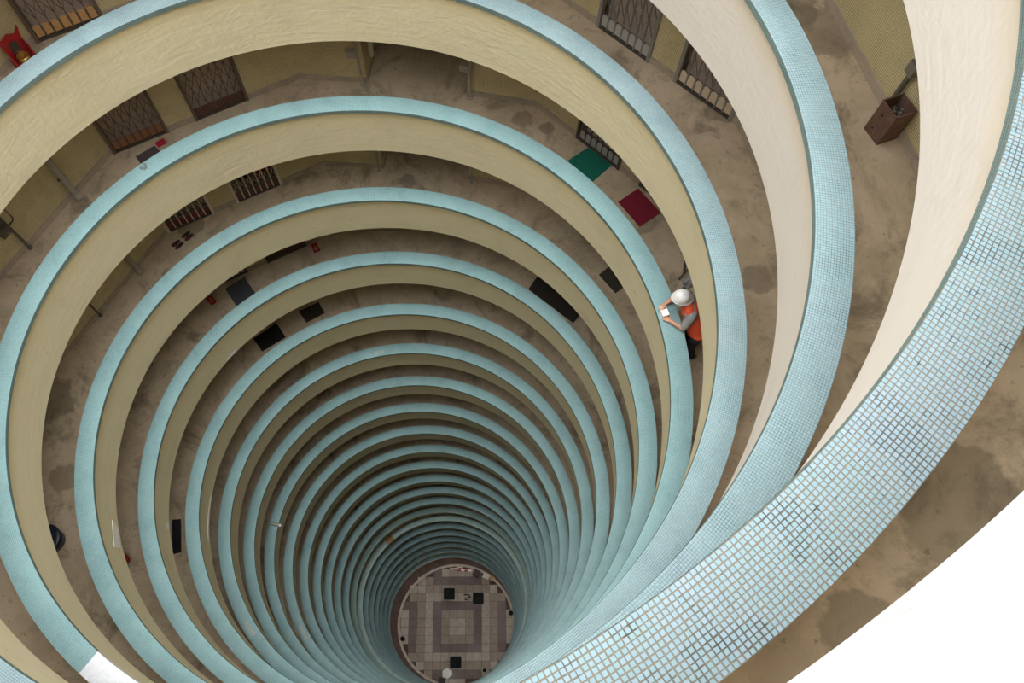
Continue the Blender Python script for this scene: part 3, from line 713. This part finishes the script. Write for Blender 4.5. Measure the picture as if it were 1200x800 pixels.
# a pipe end resting on a ring
k = LV['J']; t = empty('metal_pipe', pol(5.1, -123.6, ztop(k) + 0.02), R(-123.6)); tag(t, 'short grey metal pipe sticking out over a ring coping, left of centre', 'pipe')
part('pipe', MB().tube([(-0.22, 0.03, 0.035), (0.35, -0.02, 0.035)], 0.05, 16, False).tube([(0.35, -0.02, 0.035), (-0.22, 0.03, 0.035)], 0.042, 16, False), mat('zinc', (0.30, 0.28, 0.26), 0.5), t)
part('collar', MB().tube([(-0.215, 0.03, 0.035), (-0.16, 0.025, 0.035)], 0.062, 16), mat('zinc_bright', (0.75, 0.75, 0.72), 0.3), t)

# dark blue tub and red pail half hidden behind ring faces on the left
NAVY = mat('navy_plastic', (0.012, 0.018, 0.04), 0.4)
t = empty('plastic_tub', at('E', 6.22, -97.6)); tag(t, 'dark navy round tub peeking out under a ring face at the far left', 'tub')
part('tub_body', MB().lathe([(0, 0), (0.22, 0), (0.26, 0.3), (0.245, 0.3), (0.2, 0.02), (0, 0.02)], 28), NAVY, t, True)
part('lid', MB().lathe([(0, 0.325), (0.2, 0.322), (0.27, 0.31), (0.275, 0.295), (0.26, 0.295)], 28), NAVY, t, True)
t = empty('pail', at('F', 5.99, -97.2)); tag(t, 'tiny red pail barely showing behind a patched ring face at the left', 'bucket')
part('pail_body', MB().lathe([(0, 0), (0.09, 0), (0.12, 0.22), (0.11, 0.22), (0.08, 0.02), (0, 0.02)], 18), RED, t, True)
part('handle', MB().tube([(0.12 * math.cos(q), 0, 0.22 + 0.1 * math.sin(q)) for q in [math.pi * i / 10 for i in range(11)]], 0.006, 6), COND, t)

# ---------------------------------------------------------------- things on the ground floor
def gpt(x, y, h=0.03): return Vector((*gshift(x, y), ZG + h))
BLK = mat('black_iron', (0.010, 0.011, 0.012), 0.9, Specular_IOR_Level=0.1); BLK2 = mat('wet_soil', (0.016, 0.020, 0.024), 0.8, Specular_IOR_Level=0.2)
for (x, y), lab in (((-2.09, 0.66), 'left of the two at the top of the paving'), ((-0.74, 2.69), 'right of the two at the top of the paving'), ((3.0, -1.09), 'beside the white sheet at the bottom')):
    t = empty('planter_box', gpt(x, y), GA); tag(t, 'black planter box on the court, ' + lab, 'planter', 'black planter boxes on the court')
    s_ = 0.44
    for q in (-1, 1):
        part('side_board', MB().box(-s_, s_, q * s_ - 0.025, q * s_ + 0.025, 0, 0.4), BLK, t)
        part('side_board', MB().box(q * s_ - 0.025, q * s_ + 0.025, -s_ + 0.025, s_ - 0.025, 0, 0.4), BLK, t)
    part('soil', MB().box(-s_ + .03, s_ - .03, -s_ + .03, s_ - .03, 0.0, 0.28), BLK2, t)
    mb = MB()
    for q in range(9): mb.lathe([(0, 0.26), (0.07, 0.3), (0.05, 0.38), (0, 0.42)], 7, Matrix.Translation((random.uniform(-.22, .25), random.uniform(-.22, .22), 0)))
    part('shrub_leaves', mb, mat('dark_leaf', (0.02, 0.03, 0.03), 0.8, Specular_IOR_Level=0.2), t, kind='stuff')
def gbox(name, x, y, rz, sx, sy, sz, m, label, cat):
    o = link(name, MB().box(-sx / 2, sx / 2, -sy / 2, sy / 2, 0, sz).me(name, m)); o.location = gpt(x, y); o.rotation_euler = (0, 0, rz); tag(o, label, cat); return o
WHT = mat('white_board', (0.85, 0.83, 0.82), 0.6)
t = link('white_sheet', MB().prism([(-.38, -.30), (.05, -.42), (.42, -.1), (.36, .34), (-.02, .44), (-.40, .2)], 0, 0.04, Matrix.Rotation(-math.pi / 2, 4, 'X')).me('white_sheet', WHT)); t.location = gpt(3.46, -2.05, 0.03); t.rotation_euler = (0, 0, GA); tag(t, 'white sheet lying on the court beside a black planter', 'sheet')
DK = mat('dark_tarp', (0.035, 0.025, 0.025), 0.7)
t = empty('tarp_heap', gpt(3.78, -2.72), GA); tag(t, 'dark folded tarpaulin next to the white sheet', 'tarpaulin')
part('fold', MB().prism([(-.32, -.3), (.3, -.22), (.34, .2), (-.1, .34)], 0, 0.1, Matrix.Rotation(-math.pi / 2, 4, 'X')), DK, t).location = (0, 0, 0.1)
part('fold', MB().prism([(-.2, -.25), (.2, -.15), (.22, .3), (-.25, .2)], 0, 0.06, Matrix.Rotation(-math.pi / 2, 4, 'X')), DK, t).location = (-0.35, -0.42, 0.06)
# barrier pole with red and white bands, boxes by the kerb
t = empty('barrier_pole', gpt(-3.55, 2.1, 0.05), math.atan2(1.5, 0.8)); tag(t, 'red and white banded barrier pole lying at the top of the court', 'barrier')
for i in range(4): part('band', MB().tube([(i * 0.3, 0, 0.07), (i * 0.3 + 0.3, 0, 0.07)], 0.075, 10), (metal('barrier_red', (0.45, 0.06, 0.04), 0.5) if i % 2 == 0 else WHT), t)
t = empty('hose', gpt(-3.75, 1.95, 0.05)); tag(t, 'pale bent hose above the banded barrier pole', 'hose')
part('hose_run', MB().tube([(-0.25, -0.35, 0.04), (-0.1, -0.2, 0.04), (0.0, 0.1, 0.04), (0.05, 0.45, 0.04), (0.2, 0.6, 0.04)], 0.06, 10), mat('pale_hose', (0.62, 0.52, 0.42), 0.6), t)
gbox('storage_crate', -2.62, 3.42, R(40), 0.62, 0.55, 0.5, mat('plum_crate', (0.05, 0.02, 0.03), 0.6), 'dark plum crate at the kerb, right end of the barrier pole', 'crate')
gbox('carton', -2.08, 4.05, R(40), 0.55, 0.45, 0.35, mat('pale_carton', (0.66, 0.58, 0.5), 0.8), 'pale carton beside the dark plum crate', 'box')
gbox('carton', -1.68, 4.42, R(35), 0.35, 0.35, 0.3, mat('tan_carton', (0.42, 0.29, 0.13), 0.8), 'tan carton at the right of the pale carton', 'box')
for (x, y), lab in (((-0.47, -4.2), 'small black bin at the left kerb of the court'), ((1.51, 4.6), 'small black bin at the right kerb of the court')):
    t = empty('litter_bin', gpt(x, y, 0.07)); tag(t, lab, 'bin'); part('bin_body', MB().lathe([(0, 0), (0.17, 0), (0.19, 0.6), (0.16, 0.6), (0.15, 0.03), (0, 0.03)], 16), BLK, t); part('lid', MB().lathe([(0, 0.66), (0.2, 0.62), (0.2, 0.58)], 16), BLK, t)
t = empty('flower_pot', gpt(4.55, 0.75)); tag(t, 'small round pot at the lower right of the court', 'pot'); part('pot_body', MB().lathe([(0, 0), (0.13, 0), (0.2, 0.3), (0.15, 0.3), (0.11, 0.05), (0, 0.05)], 18), BLK, t, True); part('rim', MB().lathe([(0.2, 0.28), (0.23, 0.28), (0.23, 0.33), (0.16, 0.33)], 18), PIPE, t)
t = empty('wood_scraps', gpt(-1.27, 1.89)); tag(t, 'few dark scraps between the two upper planters', 'debris')
for q in range(4): part('scrap', MB().box(-.16, .16, -.04, .04, 0, .03, Matrix.Translation((random.uniform(-.2, .2), random.uniform(-.25, .25), .01 + .012 * q)) @ Matrix.Rotation(random.uniform(0, 3), 4, 'Z')), BLK, t)

# ---------------------------------------------------------------- the worker
def fuse(name, prims, m, voxel=0.01, smooth=6, parent=None, label=None):
    """capsules, ellipsoids and boxes melted into ONE continuous surface"""
    bm = bmesh.new()
    for p in prims:
        if p[0] == 'c':                                   # capsule with two radii
            a, b, r0, r1 = Vector(p[1]), Vector(p[2]), p[3], p[4]; d = b - a; q = d.to_track_quat('Z', 'Y').to_matrix().to_4x4()
            n = 14; prof = [(r0 * math.cos(t), r0 * math.sin(t)) for t in (-1.45, -1.0, -0.5, 0)] + [(r1 * math.cos(t), d.length + r1 * math.sin(t)) for t in (0, 0.5, 1.0, 1.45)]
            mb = MB().lathe(prof, n, Matrix.Translation(a) @ q); k = len(prof)
            mb.F += [tuple(j * k for j in reversed(range(n))), tuple(j * k + k - 1 for j in range(n))]
        else:                                             # ellipsoid: centre, semi axes, rotation
            mt = Matrix.Translation(Vector(p[1])) @ p[3] @ Matrix.Diagonal((*p[2], 1)); n = 16
            prof = [(math.cos(t), math.sin(t)) for t in [(-1.5 + 3.0 * i / 9) for i in range(10)]]; mb = MB().lathe(prof, n, mt); k = 10
            mb.F += [tuple(j * k for j in reversed(range(n))), tuple(j * k + k - 1 for j in range(n))]
        vs = [bm.verts.new(v) for v in mb.V]
        for f in mb.F: bm.faces.new([vs[i] for i in f])
    bmesh.ops.recalc_face_normals(bm, faces=bm.faces)
    me = bpy.data.meshes.new(name); bm.to_mesh(me); bm.free()
    tmp = bpy.data.objects.new(name, me); C.objects.link(tmp)
    r = tmp.modifiers.new('melt', 'REMESH'); r.mode = 'VOXEL'; r.voxel_size = voxel
    sm = tmp.modifiers.new('relax', 'SMOOTH'); sm.iterations = smooth; sm.factor = 0.5
    dg = bpy.context.evaluated_depsgraph_get(); me2 = bpy.data.meshes.new_from_object(tmp.evaluated_get(dg)); me2.name = name
    bpy.data.objects.remove(tmp); me2.materials.clear(); me2.materials.append(m)
    me2.polygons.foreach_set('use_smooth', [True] * len(me2.polygons))
    o = link(name, me2, parent)
    if label: o['label'] = label
    return o
MA = 73.6                                                 # the worker stands here, facing the shaft
man = empty('person', at('D', 5.62, MA), R(MA - 90))      # local +x: decreasing angle (his left), -y: towards the shaft
tag(man, 'worker in white hard hat and orange vest leaning over a blue parapet', 'person')
mo = at('D', 5.62, MA); mr_ = Matrix.Rotation(R(MA - 90), 4, 'Z')
def ml(r, deg, h):
    w = at('D', r, deg, h) - mo; return mr_.inverted() @ w
SKIN = mat('skin', (0.52, 0.27, 0.17), 0.55, Subsurface_Weight=0.08)
ORG = cloth_mat('orange_vest', (0.78, 0.10, 0.035)); GREY = cloth_mat('grey_shirt', (0.30, 0.30, 0.29)); NVY = cloth_mat('dark_trousers', (0.02, 0.022, 0.035)); HAT = mat('white_hard_hat', (0.84, 0.83, 0.80), 0.3); SOLE = mat('boot_leather', (0.05, 0.035, 0.025), 0.6)
I4 = Matrix.Identity(4)
pelvis = ml(5.57, 73.0, 0.90); belly = ml(5.525, 73.7, 1.08); chest = ml(5.455, 75.2, 1.27); neck = ml(5.37, 76.1, 1.42); head = ml(5.25, 76.5, 1.50)
shL = ml(5.385, 73.5, 1.37); shR = ml(5.45, 77.8, 1.36); elL = ml(5.28, 72.75, 1.16); elR = ml(5.27, 78.4, 1.17)
wrL = ml(5.13, 74.35, 1.155); wrR = ml(5.115, 77.7, 1.175); haL = ml(5.075, 75.0, 1.15); haR = ml(5.065, 77.3, 1.19)
cup = ml(5.06, 76.05, 1.105)
hipL, hipR = pelvis + Vector((0.09, 0, -0.02)), pelvis + Vector((-0.09, 0, -0.02))
knL, knR = Vector((0.12, -0.05, 0.48)), Vector((-0.10, 0.0, 0.48)); anL, anR = Vector((0.14, 0.07, 0.09)), Vector((-0.12, 0.10, 0.09))
def fingers(wr, ha, tip_dir, up, side, curl):
    """palm plus five separate bent fingers"""
    d = (ha - wr).normalized(); up = (up - d * up.dot(d)).normalized(); s = d.cross(up).normalized() * side
    P = [('e', wr.lerp(ha, 0.75), (0.042, 0.016, 0.05), Matrix((s, up, d)).transposed().to_4x4())]
    root = wr + d * 0.085
    for i, (o, L) in enumerate(((0.032, .062), (0.011, .072), (-0.011, .068), (-0.031, .052))):
        a = root + s * o; b = a + (d * math.cos(curl * .5) - up * math.sin(curl * .5)) * L * 0.5; c = b + (d * math.cos(curl) - up * math.sin(curl)) * L * 0.32; e = c + (d * math.cos(curl * 1.5) - up * math.sin(curl * 1.5)) * L * 0.26
        P += [('c', a, b, 0.0095, 0.009), ('c', b, c, 0.009, 0.008), ('c', c, e, 0.008, 0.007)]
    a = wr + d * 0.03 + s * 0.03; b = a + s * 0.032 + d * 0.022 - up * 0.008; c = b + d * 0.03 + s * 0.006 - up * 0.01
    P += [('c', a, b, 0.012, 0.0105), ('c', b, c, 0.0105, 0.0085)]
    return P
fw = (head - neck).normalized()
face = Vector((0.02, -0.55, -0.83)).normalized()           # he looks down at the tub
hx = Vector((1, 0, 0)); hz = (-(face.cross(hx))).normalized(); hz = hz if hz.z > 0 else -hz
hr = Matrix((hx, -face, hz)).transposed().to_4x4()
H_ = lambda x, y, z: head + hr.to_3x3() @ Vector((x, y, z))
prims = [('e', pelvis, (0.165, 0.115, 0.12), I4), ('c', pelvis, belly, 0.125, 0.125), ('c', belly, chest, 0.13, 0.145), ('c', shL.lerp(chest, .35), shR.lerp(chest, .35), 0.10, 0.10), ('c', chest, neck, 0.10, 0.06), ('c', neck, head, 0.056, 0.056),
         ('e', head, (0.076, 0.094, 0.112), hr), ('e', H_(0, -0.045, -0.06), (0.052, 0.05, 0.055), hr),
         ('c', H_(0, -0.092, 0.01), H_(0, -0.112, -0.026), 0.010, 0.015), ('c', H_(-0.02, -0.092, -0.06), H_(0.02, -0.092, -0.06), 0.009, 0.009),
         ('e', H_(0.078, 0.01, -0.01), (0.012, 0.022, 0.032), hr), ('e', H_(-0.078, 0.01, -0.01), (0.012, 0.022, 0.032), hr),
         ('c', shL, elL, 0.052, 0.042), ('c', elL, wrL, 0.042, 0.029), ('c', shR, elR, 0.052, 0.042), ('c', elR, wrR, 0.042, 0.029), ('c', wrL, wrL.lerp(haL, .6), 0.028, 0.024), ('c', wrR, wrR.lerp(haR, .6), 0.028, 0.024),
         ('c', hipL, knL, 0.088, 0.06), ('c', knL, anL, 0.058, 0.04), ('c', hipR, knR, 0.088, 0.06), ('c', knR, anR, 0.058, 0.04),
         ('c', anL, anL + Vector((0.01, -0.13, -0.05)), 0.042, 0.035), ('c', anR, anR + Vector((-0.01, -0.13, -0.05)), 0.042, 0.035)]
prims += fingers(wrL, haL, None, Vector((0.25, 0.1, 1)), 1, 0.75) + fingers(wrR, haR, None, Vector((-0.2, 0.0, 1)), -1, 0.75)
fuse('body', prims, SKIN, 0.0058, 4, man)
for sx in (-1, 1):
    o = link('eye', MB().lathe([(0.013 * math.cos(t), 0.013 * math.sin(t)) for t in [(-1.5 + 3 * i / 8) for i in range(9)]], 12).me('eye', mat('eye_white', (0.8, 0.78, 0.75), 0.2), True), man); o.location = H_(0.03 * sx, -0.078, 0.018)
# trousers, shirt, vest, boots, hat
fuse('trousers', [('e', pelvis, (0.178, 0.13, 0.135), I4), ('c', pelvis, pelvis.lerp(belly, .4), 0.138, 0.138), ('c', hipL, knL, 0.104, 0.078), ('c', knL, anL + Vector((0, 0, -0.02)), 0.076, 0.066), ('c', hipR, knR, 0.104, 0.078), ('c', knR, anR + Vector((0, 0, -0.02)), 0.076, 0.066)], NVY, 0.011, 4, man)
fuse('shirt', [('c', belly, chest, 0.137, 0.150), ('c', shL.lerp(chest, .35), shR.lerp(chest, .35), 0.104, 0.104), ('c', chest, chest.lerp(neck, .75), 0.106, 0.066), ('c', shL, shL.lerp(elL, .74), 0.072, 0.070), ('c', shR, shR.lerp(elR, .74), 0.072, 0.070)], GREY, 0.010, 4, man)
fuse('vest', [('c', pelvis + Vector((0, 0, 0.05)), belly, 0.150, 0.146), ('e', pelvis + Vector((0, 0.01, 0.05)), (0.188, 0.142, 0.07), I4), ('c', belly, chest, 0.146, 0.158), ('c', shL.lerp(chest, .5), shR.lerp(chest, .5), 0.114, 0.114), ('c', shL.lerp(neck, .38), shR.lerp(neck, .38), 0.072, 0.072)], ORG, 0.010, 5, man)
for p_ in (anL, anR):
    fuse('boot', [('c', p_, p_ + Vector((0, 0.01, -0.04)), 0.055, 0.05), ('e', p_ + Vector((0, -0.07, -0.045)), (0.05, 0.135, 0.042), I4), ('e', p_ + Vector((0, -0.03, -0.07)), (0.052, 0.16, 0.02), I4)], SOLE, 0.009, 3, man)
hat = empty('hard_hat', head); hat.parent = man
hup = (hz * 0.35 + Vector((0, 0, 1.1)) - face * 0.1).normalized(); hf = (Vector((0.02, -1, -0.1)) - hup * Vector((0.02, -1, -0.1)).dot(hup)).normalized(); hs = hf.cross(hup)
hm = Matrix((hs, -hf, hup)).transposed().to_4x4(); hat.rotation_euler = hm.to_euler(); hat.location = head + hup * 0.03
mb = MB(); n = 32; V = []; F = []
rings = [(1.0, 0.0), (1.0, 0.03), (0.985, 0.06), (0.92, 0.10), (0.78, 0.132), (0.55, 0.155), (0.28, 0.167), (0.05, 0.171)]
for q, (s_, z) in enumerate(rings):
    for j in range(n): t_ = 2 * math.pi * j / n; V.append((0.122 * s_ * math.cos(t_), 0.142 * s_ * math.sin(t_), z))
for q in range(len(rings) - 1):
    for j in range(n): F.append((q * n + j, q * n + (j + 1) % n, (q + 1) * n + (j + 1) % n, (q + 1) * n + j))
F.append(tuple(range((len(rings) - 1) * n, len(rings) * n))); mb.add(V, F)
o = part('shell', mb, HAT, hat, True); sm = o.modifiers.new('thick', 'SOLIDIFY'); sm.thickness = 0.004
mb = MB(); V = []; F = []
for z, k_ in ((0.0, 0), (0.008, 1)):
    for j in range(n):
        t_ = 2 * math.pi * j / n; c_, s_ = math.cos(t_), math.sin(t_); ext = 0.012 + (0.07 * max(0, -s_) ** 1.2)
        V += [(0.118 * c_, 0.138 * s_, z - 0.0), ((0.122 + ext * 0.5) * c_, (0.142 + ext) * s_, z - 0.012 * max(0, -s_))]
for j in range(n):
    a, b = j * 2, ((j + 1) % n) * 2; q = 2 * n
    F += [(a, b, b + 1, a + 1), (q + a, q + a + 1, q + b + 1, q + b), (a + 1, b + 1, q + b + 1, q + a + 1), (a, q + a, q + b, b)]
mb.add(V, F); part('brim', mb, HAT, hat)
mb = MB()
for x in (-0.035, 0, 0.035): mb.tube([(x, 0.142 * 0.93 * c_, z) for c_, z in ((-1, 0.095), (-.8, 0.13), (-.5, 0.155), (0, 0.172 if x == 0 else 0.168), (.5, 0.155), (.8, 0.13), (1, 0.095))], 0.006, 6)
part('ridge', mb, HAT, hat, True)
# the tub of filler he works from stands on the coping
tubm = mat('white_tub', (0.86, 0.83, 0.79), 0.45)
t = empty('white_tub', at('D', 5.07, 76.05, 1.1 - 0.025 * 0.09 / WID + 0.0), R(MA - 90 + 8)); tag(t, 'small white square tub held between the hands of the worker', 'tub')
part('tub_body', MB().box(-0.05, 0.05, -0.05, 0.05, 0.0, 0.085), tubm, t); part('lid', MB().box(-0.055, 0.055, -0.055, 0.055, 0.085, 0.1), tubm, t)

# ---------------------------------------------------------------- clutter behind the worker
t = empty('step_ladder', at('D', 6.16, 88.4), R(0)); tag(t, 'dark folded step ladder standing behind the worker beside the wall', 'ladder')
A_ = at('D', 6.03, 86.5) - t.location; B_ = at('D', 6.32, 90.6) - t.location; u_ = (B_ - A_).normalized(); v_ = Vector((-u_.y, u_.x, 0)); v_ = v_ if v_.dot(at('D', 7, 88) - at('D', 6, 88)) > 0 else -v_
W0 = (B_ - A_).length
for a in (0, 1): part('rail', MB().bar(A_ + u_ * W0 * a, A_ + u_ * W0 * a + v_ * 0.16 + Vector((0, 0, 0.95)), 0.03, 0.02), M['iron_dark'], t)
for z in (0.22, 0.48, 0.74): part('rung', MB().bar(A_ + v_ * 0.16 * z / .95 + Vector((0, 0, z)), B_ + v_ * 0.16 * z / .95 + Vector((0, 0, z)), 0.05, 0.02), PIPE if z == 0.48 else M['iron_dark'], t)
part('top_step', MB().bar(A_ + v_ * 0.2 + Vector((0, 0, .95)), B_ + v_ * 0.2 + Vector((0, 0, .95)), 0.12, 0.025), M['iron_dark'], t)
def lump(name, lev, r, deg, s, m, label, cat, seed):
    rn = random.Random(seed); pr = [('e', (rn.uniform(-.05, .05) * s, rn.uniform(-.05, .05) * s, 0.07 * s + rn.uniform(0, .05) * s), (rn.uniform(.05, .1) * s, rn.uniform(.05, .1) * s, rn.uniform(.05, .09) * s), Matrix.Rotation(rn.uniform(0, 3), 4, 'X')) for _ in range(6)]
    pr += [('e', (0, 0, 0.03 * s), (0.11 * s, 0.10 * s, 0.03 * s), I4), ('c', (0, 0, .12 * s), (0.02 * s, 0.01, .22 * s), .03 * s, .015 * s)]
    o = fuse(name, pr, m, 0.009, 2); o.location = at(lev, r, deg); return tag(o, label, cat)
lump('plastic_bag', 'D', 6.12, 85.3, 0.95, mat('grey_bag', (0.40, 0.39, 0.40), 0.4), 'grey plastic bag on the floor behind the worker', 'bag', 4)
lump('plastic_bag', 'D', 6.36, 86.2, 0.9, mat('white_bag', (0.68, 0.66, 0.62), 0.4), 'white knotted plastic bag against the wall behind the worker', 'bag', 9)
lump('garden_glove', 'D', 5.98, 84.1, 0.5, mat('green_fabric', (0.03, 0.11, 0.03), 0.8), 'crumpled green glove on the floor behind the white hard hat', 'glove', 2)
t = empty('paint_pail', at('D', 6.24, 83.0)); tag(t, 'cream paint pail half hidden by the ring above, right of the hard hat', 'bucket')
part('pail_body', MB().lathe([(0, 0), (0.1, 0), (0.125, 0.26), (0.13, 0.26), (0.13, 0.275), (0.115, 0.275), (0.09, 0.02), (0, 0.02)], 24), mat('cream_pail', (0.72, 0.64, 0.47), 0.5), t, True)
part('paint', MB().lathe([(0, 0.2), (0.112, 0.2), (0.108, 0.17), (0, 0.17)], 24), mat('grey_paint', (0.55, 0.5, 0.42), 0.3), t)
part('handle', MB().tube([(0.13 * math.cos(q), 0.0, 0.26 + 0.10 * math.sin(q)) for q in [math.pi * i / 10 for i in range(11)]], 0.004, 6), M['iron_grey'], t)
o = link('plank', MB().box(-0.07, 0.07, -0.5, 0.5, 0, 0.03).box(-0.06, 0.06, -0.45, -0.4, -0.0, 0.05).me('plank', metal('tan_plank', (0.50, 0.30, 0.14), 0.7))); o.location = at('D', 6.02, 80.2); o.rotation_euler = (0, 0, R(80)+R(92)); tag(o, 'tan wooden plank lying on the floor behind the worker', 'plank')
